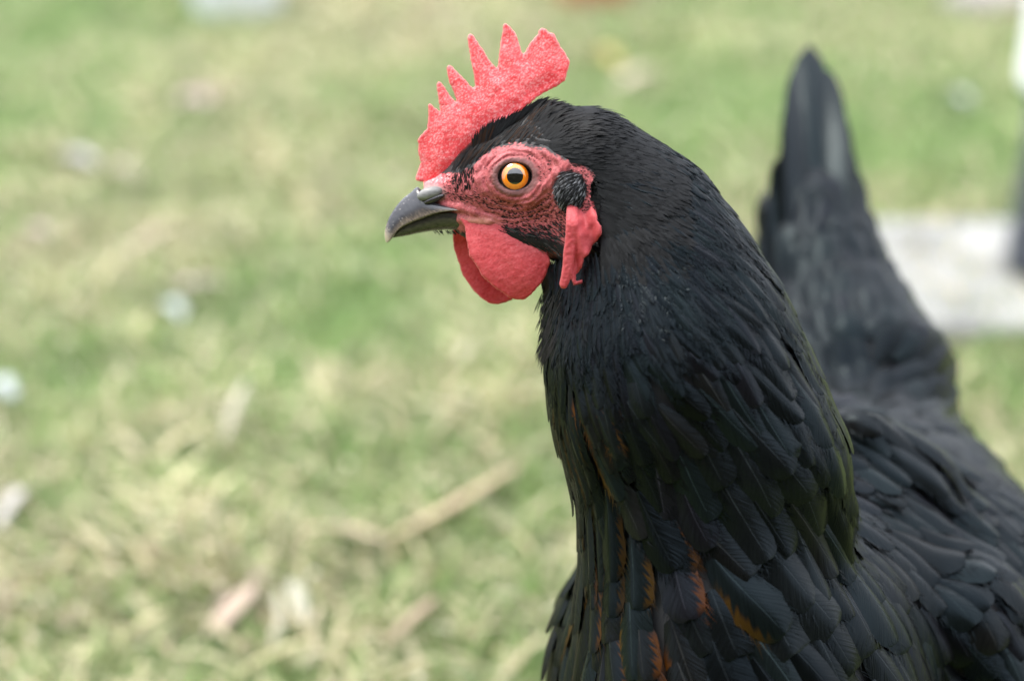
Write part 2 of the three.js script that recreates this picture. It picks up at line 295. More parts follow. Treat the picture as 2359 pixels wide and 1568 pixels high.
const skinMat = new THREE.MeshPhysicalMaterial({ vertexColors: true, roughness: 0.62, specularIntensity: 0.7 });
{
  const trunkGeo = surfaceNets((x, y, z) => bodyField(x, y, z) + 2.9, [-12, -250, -285], [230, 95, 75], 2.4);
  paint(trunkGeo, () => DARK);
  const p0 = at(975, 620, 0), p1 = at(1425, 255, 0);
  const head = surfaceNets((x, y, z) => faceField(x, y, z) - 0.25 + 5 * sstep(at(0, 575)[1], at(0, 612)[1], y) + 5 * sstep(p1[0] - 7, p1[0] - 1.5, x), [p0[0], p0[1], -20], [p1[0], p1[1], 21], 0.34);
  paint(head, faceColour);
  part('body', mergeGeometries([trunkGeo, head]), skinMat);
}

// ---- comb and wattles
function flesh(name, outline, zc, thick, cell, colour, mat, parent) {
  const f = outlineField(outline, 0.3), [x0, y0, x1, y1] = f.box; let zlo = 1e9, zhi = -1e9;
  for (let i = 0; i <= 20; i++) for (let j = 0; j <= 20; j++) { const z = zc(lerp(x0, x1, i / 20), lerp(y0, y1, j / 20)); zlo = Math.min(zlo, z); zhi = Math.max(zhi, z); }
  const sdf = (x, y, z) => { const d = f(x, y); if (d < -2) return 2; return plate(d + 0.2 * N3(x * 1.3, y * 1.3, 4) + 0.12 * N3(x * 3, y * 3, 1), thick(d, x, y), z - zc(x, y)) - 0.14 * N3(x * 2.4, y * 3.4, z * 1.2) - 0.13 * N3(x * .5, y * .6, 3) - 0.06 * N3(x * 5, y * 5, z * 3); };
  const g = surfaceNets(sdf, [x0, y0, zlo - 6], [x1, y1, zhi + 6], cell); paint(g, (x, y, z) => colour(x, y, z, f(x, y)));
  return part(name, g, mat, parent);
}
const fleshMat = new THREE.MeshPhysicalMaterial({ vertexColors: true, roughness: 0.6, specularIntensity: 0.55, transmission: 0.46, thickness: 0 });
const combLine = [[140, 1500], [138, 1470], [150, 1440], [168, 1385], [183, 1345], [172, 1290], [160, 1230], [166, 1175], [154, 1150], [178, 1108], [215, 1075], [240, 1050], [250, 980], [255, 900], [251, 838], [266, 820], [300, 845], [335, 872], [360, 892], [357, 840], [345, 780], [332, 700], [328, 650], [345, 624], [370, 626], [395, 665], [430, 715], [460, 760], [490, 795], [511, 804], [500, 760], [470, 690], [440, 620], [425, 560], [417, 500], [430, 467], [460, 475], [490, 510], [540, 560], [590, 610], [625, 655], [655, 674], [670, 655], [668, 600], [655, 530], [635, 430], [618, 330], [605, 240], [610, 194], [635, 182], [665, 215], [700, 270], [750, 340], [790, 410], [830, 460], [868, 492], [878, 470], [885, 400], [895, 320], [905, 230], [920, 150], [922, 104], [945, 87], [975, 110], [1010, 150], [1045, 190], [1060, 250], [1080, 310], [1092, 350], [1106, 366], [1125, 350], [1150, 300], [1190, 240], [1235, 195], [1240, 160], [1270, 137], [1305, 143], [1330, 175], [1375, 180], [1400, 225], [1430, 290], [1475, 350], [1505, 400], [1522, 440], [1510, 500], [1490, 560], [1480, 605], [1420, 650], [1340, 690], [1280, 725], [1230, 757], [1180, 800], [1100, 870], [1000, 940], [850, 1030], [740, 1140], [660, 1270], [600, 1370], [520, 1460], [400, 1530], [250, 1530]].map(([a, b]) => R2(a, b));
flesh('comb', combLine, (x, y) => 0.9 * Math.sin((y - 40) * 0.09 + x * 0.05) + 0.5 * N3(x * .15, y * .15, 1), (d, x, y) => 0.85 + 0.9 * sstep(1, 6, d) + 2.4 * sstep(58, 34, y) * sstep(0, 7, d), 0.33, combColour, fleshMat);
const wattleColour = (x, y, z, d) => {
  const n = N3(x * 1.6 + y * 0.6, y * 3.4 - x * .5, z), m = N3(x * 5.2, y * 5.6, z * 3 + 2), big = N3(x * .2, y * .2, 8);
  let c = mix3([0.62, 0.058, 0.066], [0.66, 0.085, 0.092], clamp(0.5 + big));
  c = mix3(c, [0.42, 0.035, 0.042], clamp(-1.3 * n)); c = mix3(c, [0.70, 0.24, 0.24], clamp(0.9 * n + 0.9 * m) * 0.42);
  return mix3(c, [0.70, 0.20, 0.20], 0.45 * (1 - sstep(0.05, 0.45, d)));
};
const wattleLine = [[690, 765], [735, 830], [745, 920], [760, 1000], [775, 1080], [830, 1150], [870, 1230], [930, 1290], [990, 1340], [1050, 1380], [1100, 1415], [1160, 1435], [1220, 1430], [1270, 1400], [1310, 1360], [1370, 1290], [1410, 1210], [1437, 1120], [1425, 1060], [1400, 990], [1300, 920], [1150, 860], [1000, 800], [850, 760], [760, 745]];
const far = [[635, 865], [637, 930], [640, 985], [660, 1060], [690, 1140], [710, 1220], [760, 1290], [810, 1360], [870, 1420], [930, 1458], [980, 1471], [1060, 1456], [1120, 1435], [1220, 1360], [1300, 1240], [1320, 1080], [1250, 960], [1100, 880], [900, 820], [700, 800], [640, 820]];
const wT = R1(900, 800)[1], wB = R1(1150, 1430)[1];
flesh('wattle', wattleLine.map(([a, b]) => R1(a, b, 6)), (x, y) => { const t = clamp((wT - y) / (wT - wB)); return 6.4 + 2.2 * Math.sin(t * 2.6) - 1.6 * t + 0.35 * Math.sin(x * .5 + y * .3) + 0.8 * sstep(20, 5, Math.abs(x - R1(1250, 0)[0])) * t; }, (d) => 0.75 + 0.6 * sstep(0.6, 4, d), 0.33, wattleColour, fleshMat);
flesh('wattle', far.map(([a, b]) => R1(a, b, -6)), (x, y) => -6 - 1.5 * Math.sin(clamp((wT - y) / (wT - wB)) * 2.6) + 0.4 * Math.sin(x * .4), (d) => 0.6 + 0.3 * sstep(0.6, 4, d), 0.36, wattleColour, fleshMat);

// ---- red earlobe: a narrow fold in front of a crumpled sheet, and the dark bristly ear cover above it
{
  const A = outlineField([[1575, 610], [1665, 600], [1660, 800], [1645, 900], [1642, 1000], [1632, 1100], [1612, 1200], [1592, 1290], [1562, 1346], [1525, 1342], [1507, 1310], [1520, 1250], [1535, 1150], [1540, 1050], [1555, 950], [1560, 850], [1562, 780]].map(([a, b]) => R1(a, b, 18)), 0.25);
  const B = outlineField([[1630, 610], [1700, 600], [1785, 630], [1812, 740], [1812, 800], [1846, 850], [1850, 900], [1812, 962], [1772, 1000], [1752, 1060], [1702, 1110], [1690, 1180], [1645, 1230], [1640, 1290], [1690, 1270], [1700, 1300], [1620, 1325], [1590, 1200], [1600, 900]].map(([a, b]) => R1(a, b, 14)), 0.25);
  const c0 = R1(1680, 0, 14)[0], yT = R1(0, 600)[1], yB = R1(0, 1340)[1];
  const zE = onSkin(1690, 850, R1)[2];
  const zB = (x, y) => zE - 1.0 + 5.6 * sstep(0.02, 0.38, (yT - y) / (yT - yB)) - 1.5 * clamp((yT - y) / (yT - yB)) + 1.25 * Math.sin((x - c0) * 0.95 + (y * .28)) + 0.7 * N3(x * .5, y * .35, 2);
  const zA = (x, y) => zE - 0.8 + 6.6 * sstep(0.02, 0.36, (yT - y) / (yT - yB)) - 2.2 * clamp((yT - y) / (yT - yB)) + 0.3 * N3(x, y, 4);
  const sdf = (x, y, z) => { const a = A(x, y), b = B(x, y); let d = 3; if (a > -2) d = plate(a, 1.15, z - zA(x, y)); if (b > -2) d = smin(d, plate(b + 0.2 * N3(x * 1.2, y * 1.2, 3), 0.95, z - zB(x, y)), 0.8); return d - 0.06 * N3(x * 1.4, y * 3.6, z) - 0.05 * N3(x * 4, y * 4, z * 4); };
  const [x0, y0] = R1(1480, 1370, 14), [x1, y1] = R1(1880, 560, 14);
  const g = surfaceNets(sdf, [x0, y0, zE - 6], [x1, y1, zE + 8], 0.33);
  const col = wattleColour; paint(g, (x, y, z) => mix3(col(x, y, z, Math.max(A(x, y), B(x, y))), [0.50, 0.07, 0.08], 0.45));
  part('earlobe', g, fleshMat);
  // link of skin from the cheek to the lobe
}
const furMat = new THREE.MeshPhysicalMaterial({ vertexColors: true, roughness: 0.58, specularIntensity: 0.12, side: THREE.DoubleSide });
function hairs(list) { // each: root, tip direction, normal, length, width, colour -> bent slivers
  const pos = [], col = [], idx = [];
  for (const [p, d, n, L, w, c, curl = 0] of list) {
    const s = V3(d).cross(V3(n)).normalize(), o = pos.length / 3;
    for (let i = 0; i < 3; i++) {
      const t = i / 2.6, h = -curl * L * t * t, ww = w * (i === 0 ? 0.6 : 1) / 2;
      const x = p[0] + d[0] * L * t + n[0] * h, y = p[1] + d[1] * L * t + n[1] * h, z = p[2] + d[2] * L * t + n[2] * h;
      pos.push(x - s.x * ww, y - s.y * ww, z - s.z * ww, x + s.x * ww, y + s.y * ww, z + s.z * ww); col.push(...c, ...c);
    }
    const h = -curl * L; pos.push(p[0] + d[0] * L + n[0] * h, p[1] + d[1] * L + n[1] * h, p[2] + d[2] * L + n[2] * h); col.push(...c);
    idx.push(o, o + 1, o + 2, o + 2, o + 1, o + 3, o + 2, o + 3, o + 4, o + 4, o + 3, o + 5, o + 4, o + 5, o + 6);
  }
  const g = new THREE.BufferGeometry(); g.setAttribute('position', new THREE.Float32BufferAttribute(pos, 3)); g.setAttribute('color', new THREE.Float32BufferAttribute(col, 3)); g.setIndex(idx); g.computeVertexNormals(); return g;
}
const unit = (a) => { const l = Math.hypot(...a) || 1; return [a[0] / l, a[1] / l, a[2] / l]; };
const tangent = (d, n) => { const k = d[0] * n[0] + d[1] * n[1] + d[2] * n[2]; return unit([d[0] - k * n[0], d[1] - k * n[1], d[2] - k * n[2]]); };
{ // ear cover
  const c = R3(1790, 770, 14), ax = 5.0, ay = 5.6, az = 4.2; c[2] = onSkin(1790, 770, R3)[2] - 1.9;
  const g = new THREE.SphereGeometry(1, 32, 24); g.scale(ax, ay, az); g.translate(...c); paint(g, () => [0.012, 0.012, 0.012]);
  const ear = part('ear_cover', g, furMat);
  const r = rng(71), list = [];
  for (let i = 0; i < 1500; i++) {
    const th = r() * 6.283, k = Math.sqrt(r()), nx = Math.cos(th) * k, ny = Math.sin(th) * k, nz = Math.sqrt(1 - k * k), p = [c[0] + nx * ax, c[1] + ny * ay, c[2] + nz * az], n = unit([nx / ax, ny / ay, nz / az]);
    const d = tangent([-0.55 - 0.4 * ny + (r() - .5) * .5, -0.8 + (r() - .5) * .5, 0], n), q = unit([d[0] + n[0] * .3, d[1] + n[1] * .3, d[2] + n[2] * .3]), t = 0.6 + r(), tone = r() < 0.3 ? 0.11 : 0.012;
    list.push([p, q, n, 2.2 + 2.4 * r(), 0.2 + .12 * r(), [tone * t, tone * t, tone * t * 1.05], 0.2]);
  }
  part('bristle', hairs(list), furMat, ear, { kind: 'stuff' });
}

// ---- beak
const horn = (x, t, f) => f;
function loft(stations, section, rows, cols, colour) { // stations: [top, bottom, half width]; section(top, bottom, w, a in -1..1)
  const T = new THREE.CatmullRomCurve3(stations.map((s) => V3(R1(...s[0])))), B = new THREE.CatmullRomCurve3(stations.map((s) => V3(R1(...s[1])))), W = new THREE.CatmullRomCurve3(stations.map((s, i) => new THREE.Vector3(i, s[2], 0)));
  T.arcLengthDivisions = 1; const pos = [], col = [], idx = [];
  for (let i = 0; i <= rows; i++) for (let j = 0; j <= cols; j++) {
    const t = i / rows, p = section(T.getPoint(t), B.getPoint(t), W.getPoint(t).y, j / cols * 2 - 1); pos.push(p[0], p[1], p[2]); col.push(...colour(t, j / cols * 2 - 1, p));
    if (i && j) { const a = (i - 1) * (cols + 1) + j - 1, b = a + cols + 1; idx.push(a, b, a + 1, a + 1, b, b + 1); }
  }
  const g = new THREE.BufferGeometry(); g.setAttribute('position', new THREE.Float32BufferAttribute(pos, 3)); g.setAttribute('color', new THREE.Float32BufferAttribute(col, 3)); g.setIndex(idx); g.computeVertexNormals(); return g;
}
const beakMat = new THREE.MeshPhysicalMaterial({ vertexColors: true, roughness: 0.24, side: THREE.DoubleSide, specularIntensity: 1.0 });
const upper = [[[850, 742], [908, 757], 7.6], [[740, 692], [800, 731], 7.5], [[600, 668], [680, 715], 7.2], [[480, 625], [580, 723], 6.8], [[405, 565], [480, 744], 6.2], [[348, 508], [400, 774], 5.5], [[288, 556], [330, 797], 4.8], [[225, 606], [270, 822], 4.1], [[165, 677], [215, 850], 3.3], [[118, 752], [175, 887], 2.6], [[90, 822], [145, 918], 1.9], [[78, 892], [120, 948], 1.15], [[86, 957], [102, 963], 0.3]];
const beak = part('upper_beak', loft(upper, (T, B, w, a) => {
  const s = Math.abs(a), e = Math.min(s / 0.86, 1) * Math.PI / 2, k = 1 - Math.cos(e), under = s > 0.86 ? (s - 0.86) / 0.14 : 0;
  return [lerp(T.x, B.x, k), lerp(T.y, B.y, k) + under * 0.4, Math.sign(a) * w * Math.pow(Math.sin(e), 0.8) * (1 - under * 0.9)];
}, 90, 56, (t, a, p) => {
  const n = N3(p[0] * .8, p[1] * 1.4, p[2]) * .5 + .5, m = N3(p[0] * 4, p[1] * 4, p[2] * 4); let c = mix3([0.012, 0.012, 0.015], [0.04, 0.037, 0.042], n);
  c = mix3(c, [0.44, 0.36, 0.28], sstep(0.80, 0.98, t + 0.05 * m + .04 * n) * 0.9);
  c = mix3(c, [0.24, 0.18, 0.13], 0.7 * sstep(0.64, 0.84, Math.abs(a)) * sstep(0.05, 0.2, t) * (0.6 + m));
  return mix3(c, [0.5, 0.46, 0.42], clamp(2.6 * m - 1.25) * 0.7);
}), beakMat);
const lower = [[[760, 760], [745, 850], 6.2], [[680, 738], [690, 862], 6.1], [[600, 730], [600, 858], 5.8], [[480, 748], [480, 866], 5.1], [[360, 788], [360, 885], 4.2], [[270, 820], [270, 904], 3.3], [[200, 858], [200, 916], 2.2], [[150, 916], [150, 923], 0.5]];
part('lower_beak', loft(lower, (T, B, w, a) => { const e = Math.abs(a) * Math.PI / 2; return [lerp(B.x, T.x, 1 - Math.cos(e)), lerp(B.y, T.y, 1 - Math.cos(e)), Math.sign(a) * w * (Math.pow(Math.sin(e), 0.7) * 0.96)]; }, 60, 36, (t, a, p) => {
  const n = N3(p[0] * .7, p[1] * 1.8, p[2] + 5) * .5 + .5; let c = mix3([0.014, 0.012, 0.013], [0.05, 0.04, 0.034], clamp(n * 1.5 - .4)); return mix3(c, [0.34, 0.26, 0.2], sstep(0.12, 0.0, t));
}), beakMat);
{
  const blob = (px, py, z, ax, ay, az, rot, c) => { const g = new THREE.SphereGeometry(1, 28, 18); g.scale(ax, ay, az); g.rotateZ(rot); g.translate(...R1(px, py, z)); return paint(g, (x, y, zz) => { const n = N3(x * 2, y * 2, zz * 2); return c.map((k) => k * (1 + .5 * n)); }); };
  const zN = 5.0;
  part('nostril', blob(485, 606, zN + .75, 3.3, 1.0, 1.1, 0.38, [0.02, 0.015, 0.015]), beakMat, beak);
  part('nostril_cover', blob(448, 560, zN + 0.3, 3.9, 1.95, 2.0, 0.30, [0.15, 0.145, 0.14]), new THREE.MeshPhysicalMaterial({ vertexColors: true, roughness: 0.5 }), beak);
}

// ---- eye
{
  const capG = (a0, a1, colour) => { // zone of the eyeball between two angles from the line of sight
    const g = new THREE.SphereGeometry(EYE_R, 64, 24, 0, Math.PI * 2, a0, a1 - a0); g.rotateX(Math.PI / 2);  g.translate(...eyeC); return paint(g, colour);
  };
  const eyeMat = new THREE.MeshPhysicalMaterial({ vertexColors: true, roughness: 0.06, clearcoat: 1, clearcoatRoughness: 0.03 });
  const eye = new THREE.Group(); eye.name = 'eye'; hen.add(eye);
  const pr = Math.asin(2.42 / EYE_R), ir = Math.asin(3.95 / EYE_R);
  part('eyeball', capG(ir, 2.2, () => [0.012, 0.008, 0.007]), eyeMat, eye);
  part('iris', capG(pr, ir, (x, y, z) => { const r = Math.hypot(x - eyeC[0] - 0.1, y - eyeC[1]), n = N3(Math.atan2(y - eyeC[1], x - eyeC[0]) * 9, r * 1.2, 3); let c = mix3([0.80, 0.215, 0.005], [0.64, 0.125, 0.004], clamp((r - 2.6) / 1.5 + 0.5 * n)); return mix3(c, [0.10, 0.03, 0.005], sstep(3.75, 4.05, r)); }), eyeMat, eye);
  part('pupil', capG(0.0001, pr, () => [0.003, 0.003, 0.003]), eyeMat, eye);
}

// ---- plumage: direction, length and width of the feathers over the body
const FLOW = [ // u, v, z, direction (right, down, towards the viewer), length mm, width mm
  [1250, 260, 0, 1, -.1, 0, 5, .8], [1400, 290, 0, 1, .25, 0, 6.5, 1.1], [1330, 330, 16, 1, .12, 0, 5.5, .9], [1550, 380, 0, 1, .7, 0, 10, 2.6], [1650, 480, 0, 1, 1, 0, 15, 4.5], [1450, 450, 18, 1, .5, 0, 8.5, 1.8], [1440, 620, 18, .3, 1, 0, 10, 2.2], [1380, 700, 20, .1, 1, 0, 11, 2.2],
  [1500, 650, 22, .6, 1, 0, 15, 4], [1560, 540, 20, 1, .75, 0, 14, 4], [1700, 700, 20, 1, 1, 0, 20, 9], [1850, 800, 0, .65, 1, 0, 23, 11], [1280, 720, 0, -.05, 1, 0, 10, 1.5], [1290, 900, 0, .08, 1, 0, 17, 4.5], [1330, 1150, 0, .1, 1, 0, 24, 6],
  [1450, 900, 25, .4, 1, 0, 19, 8], [1600, 900, 35, .75, 1, 0, 22, 12.5], [1750, 950, 30, 1, 1.05, 0, 24, 15], [1880, 950, 10, .6, 1, 0, 25, 13], [1500, 1150, 32, .35, 1, 0, 22, 12.5], [1700, 1150, 35, .75, 1, 0, 25, 17], [1900, 1150, 20, .8, 1, 0, 25, 14],
  [1270, 1400, 0, .05, 1, 0, 26, 10], [1400, 1450, 35, .2, 1, 0, 24, 14], [1600, 1400, 45, .55, 1, 0, 25, 20], [1800, 1400, 28, .75, 1, 0, 26, 22], [2000, 1480, 0, .7, .9, 0, 25, 21], [1900, 1600, 20, .8, 1, 0, 27, 22],
  [1980, 980, -45, .9, .7, .2, 34, 10], [2100, 1060, -45, 1, .7, .2, 30, 10], [2250, 1050, -100, .6, .9, -.2, 16, 14], [2200, 1250, -60, .55, .9, 0, 18, 16], [2200, 1450, -25, .6, .9, 0, 20, 17], [2300, 1500, -40, .45, .9, 0, 19, 16], [2320, 1200, -95, .45, .9, 0, 16, 15], [2090, 1300, -50, .8, .5, -.2, 22, 13],
  [2050, 900, -140, .5, .1, -1, 18, 14], [2150, 800, -170, .4, -.5, -.6, 17, 12], [2000, 750, -180, .1, -.8, -.5, 18, 13], [1950, 850, -150, 0, -.4, -1, 18, 14], [1900, 600, -200, 0, -1, -.3, 20, 12], [1880, 400, -230, 0, -1, -.25, 32, 12], [1200, 1400, -80, -.3, .8, -.8, 28, 15], [1500, 1500, -190, 0, .4, -1, 28, 15],
].map(([u, v, z, dx, dy, dz, L, W]) => [...at(u, v, z), ...unit([dx, -dy, dz]), L, W]);
function flow(x, y, z) {
  let w = 0, a = 0, b = 0, c = 0, L = 0, W = 0;
  for (const s of FLOW) { const q = (x - s[0]) ** 2 + (y - s[1]) ** 2 + 0.6 * (z - s[2]) ** 2 + 9, k = 1 / (q * q); w += k; a += k * s[3]; b += k * s[4]; c += k * s[5]; L += k * s[6]; W += k * s[7]; }
  return [a / w, b / w, c / w, L / w, W / w];
}
// barbs: fine slanting streaks from a pale shaft
function featherTexture(seed, rust) {
  const w = 128, h = 256, px = new Uint8Array(w * h * 4), bp = new Uint8Array(w * h * 4), r = rng(seed);
  for (let j = 0; j < h; j++) for (let i = 0; i < w; i++) {
    const s = (i + .5) / w * 2 - 1, t = (j + .5) / h, q = t * 3.2 - Math.abs(s) * 0.75 + (s > 0 ? 5 : 0);
    const barb = N3(q * 26, s * 1.2, seed) * .6 + N3(q * 9, s * .7, seed + 4) * .5; let k = 0.42 + 0.26 * barb;
    let c = [k, k * 1.04, k * 1.06];
    const shaft = Math.abs(s) < 0.035 * (1.1 - t) ? 1 : 0; if (shaft) c = [1.7, 1.8, 1.9];
    if (rust) {
      const e = rust > 0 ? s : -s, band = sstep(0.58, 0.82, e + 0.35 * N3(q * 5, 2, seed) + .1 * N3(q * 30, 1, 2)) * sstep(0.15, 0.4, t) * sstep(0.98, 0.75, t);
      c = mix3(c, [1, 1, 1].map((o, m) => [10, 3.6, 0.7][m] * 0.42), band); 
    }
    const b = 128 + 90 * barb + (shaft ? 60 : 0);
    px.set([clamp(c[0] / 4) * 255, clamp(c[1] / 4) * 255, clamp(c[2] / 4) * 255, 255], (j * w + i) * 4); bp.set([clamp(b, 0, 255), clamp(b, 0, 255), clamp(b, 0, 255), 255], (j * w + i) * 4);
  }
  const make = (d) => { const t = new THREE.DataTexture(d, w, h); t.magFilter = t.minFilter = THREE.LinearFilter; t.needsUpdate = true; return t; };
  return [make(px), make(bp)];
}
// the map holds a quarter of the colour, so dark vertex tints are multiplied back by four
const featherMats = [0, 0, 1, -1].map((rust, i) => { const [map, bump] = featherTexture(30 + i, rust); return new THREE.MeshPhysicalMaterial({ map, bumpMap: bump, bumpScale: 0.0002, vertexColors: true, roughness: 0.27, specularIntensity: 0.19, specularColor: new THREE.Color(0.62, 0.84, 1.0), side: THREE.DoubleSide }); });
function featherGeometry(p0, L, W, opt, r) { // a vane that follows the body, its tip lifted over the next
  const rows = L > 13 ? 11 : 4, cols = L > 13 ? 6 : 2, pos = [], uv = [], idx = []; let p = p0.slice(); const spine = [];
  let n = grad(bodyField, ...p), d = null; const yaw = (r() - .5) * opt.yaw;
  for (let i = 0; i <= rows; i++) {
    if (!d || i % 3 === 0) { const f = opt.dir || flow(...p); d = tangent(f, n); if (yaw) { const s = V3(n).cross(V3(d)); d = unit([d[0] + s.x * yaw, d[1] + s.y * yaw, d[2] + s.z * yaw]); } }
    spine.push([p.slice(), d.slice(), n.slice()]);
    const st = L / rows; p = [p[0] + d[0] * st, p[1] + d[1] * st, p[2] + d[2] * st];
    const e = bodyField(...p), follow = opt.stiff ? 1 - opt.stiff : 1; n = grad(bodyField, ...p); const m = clamp(e, -4, 6) * follow; p = [p[0] - n[0] * m, p[1] - n[1] * m, p[2] - n[2] * m]; d = tangent(d, n);
  }
  const point = opt.point, lift = opt.lift * L, base = opt.base ?? -0.2, loose = [];
  for (let i = 0; i <= rows; i++) {
    const t = 1 - Math.pow(1 - i / rows, L > 13 ? 1.7 : 1), fi = Math.min(rows - 1, Math.floor(t * rows)), fr = t * rows - fi, q = mix3(spine[fi][0], spine[fi + 1][0], fr), dd = unit(mix3(spine[fi][1], spine[fi + 1][1], fr)), nn = unit(mix3(spine[fi][2], spine[fi + 1][2], fr)), s = V3(nn).cross(V3(dd)).normalize();
    const w = W * 0.5 * Math.max(0.02, Math.pow(Math.sin(Math.PI * Math.min(1, 0.08 + t * 0.92) ** 0.8 * 0.5 + .0), 0.7) * Math.pow(1 - Math.pow(t, point), 0.5));
    const h = base + lift * Math.pow(t, 0.8) - opt.droop * L * t * t * t;
    for (let j = 0; j <= cols; j++) {
      const a = j / cols * 2 - 1, edge = Math.abs(a) === 1 ? 1 + (r() - .5) * opt.rag : 1, ww = a * w * edge, hh = h - Math.abs(a) ** 1.6 * w * opt.camber + (a === 0 ? 0.12 : 0), sl = Math.abs(a) * w * 0.35;
      pos.push(q[0] + s.x * ww + nn[0] * hh + dd[0] * sl, q[1] + s.y * ww + nn[1] * hh + dd[1] * sl, q[2] + s.z * ww + nn[2] * hh + dd[2] * sl); uv.push(L > 13 ? a * .5 + .5 : .25 + a * .17, t);
      if (i && j) { const o = (i - 1) * (cols + 1) + j - 1, b = o + cols + 1; idx.push(o, o + 1, b, b, o + 1, b + 1); }
    }
    if (L > 13 && i > 2 && i < rows) for (const side of [-1, 1]) for (let k = 0; k < opt.fray; k++) loose.push([q, dd, nn, s, w * side, h - w * opt.camber, side, t]);
  }
  for (const [q, dd, nn, s, w, h, side, t] of loose) { // barbs that have come loose at the edge
    const l = (0.07 + 0.10 * r()) * L, o = pos.length / 3, back = r() * L / rows, an = 0.25 + 0.5 * r(), bx = q[0] + s.x * w * .92 + dd[0] * (back + Math.abs(w) * .35), by = q[1] + s.y * w * .92 + dd[1] * (back + Math.abs(w) * .35), bz = q[2] + s.z * w * .92 + dd[2] * (back + Math.abs(w) * .35), u = h + 0.2;
    const ex = dd[0] + s.x * side * an, ey = dd[1] + s.y * side * an, ez = dd[2] + s.z * side * an, th = 0.1 + .06 * r();
    pos.push(bx + nn[0] * u - s.x * th, by + nn[1] * u - s.y * th, bz + nn[2] * u - s.z * th, bx + nn[0] * u + s.x * th, by + nn[1] * u + s.y * th, bz + nn[2] * u + s.z * th, bx + ex * l + nn[0] * (u + (r() - .3) * .8), by + ey * l + nn[1] * (u + (r() - .3) * .8), bz + ez * l + nn[2] * (u + (r() - .3) * .8));
    const v = side > 0 ? .93 : .07; uv.push(v, t, v, t, v, t); idx.push(o, o + 1, o + 2);
  }
  const g = new THREE.BufferGeometry(); g.setAttribute('position', new THREE.Float32BufferAttribute(pos, 3)); g.setAttribute('uv', new THREE.Float32BufferAttribute(uv, 2)); g.setIndex(idx); g.computeVertexNormals(); return g;
}
const tint = (r) => { const k = (0.45 + 1.2 * r()) * 0.03, h = r(); const c = h < .45 ? [.92, 1.0, 1.02] : h < .7 ? [.8, 1.08, 1.05] : h < .88 ? [1.05, .92, 1.12] : [1.1, 1.0, .9]; return [c[0] * k, c[1] * k, c[2] * k]; };
const coloured = (g, c) => { const n = g.attributes.position.count, a = new Float32Array(n * 3); for (let i = 0; i < n; i++) a.set(c, i * 3); g.setAttribute('color', new THREE.BufferAttribute(a, 3)); return g; };
const quills = []; // [geometry, material number, weight in the picture]
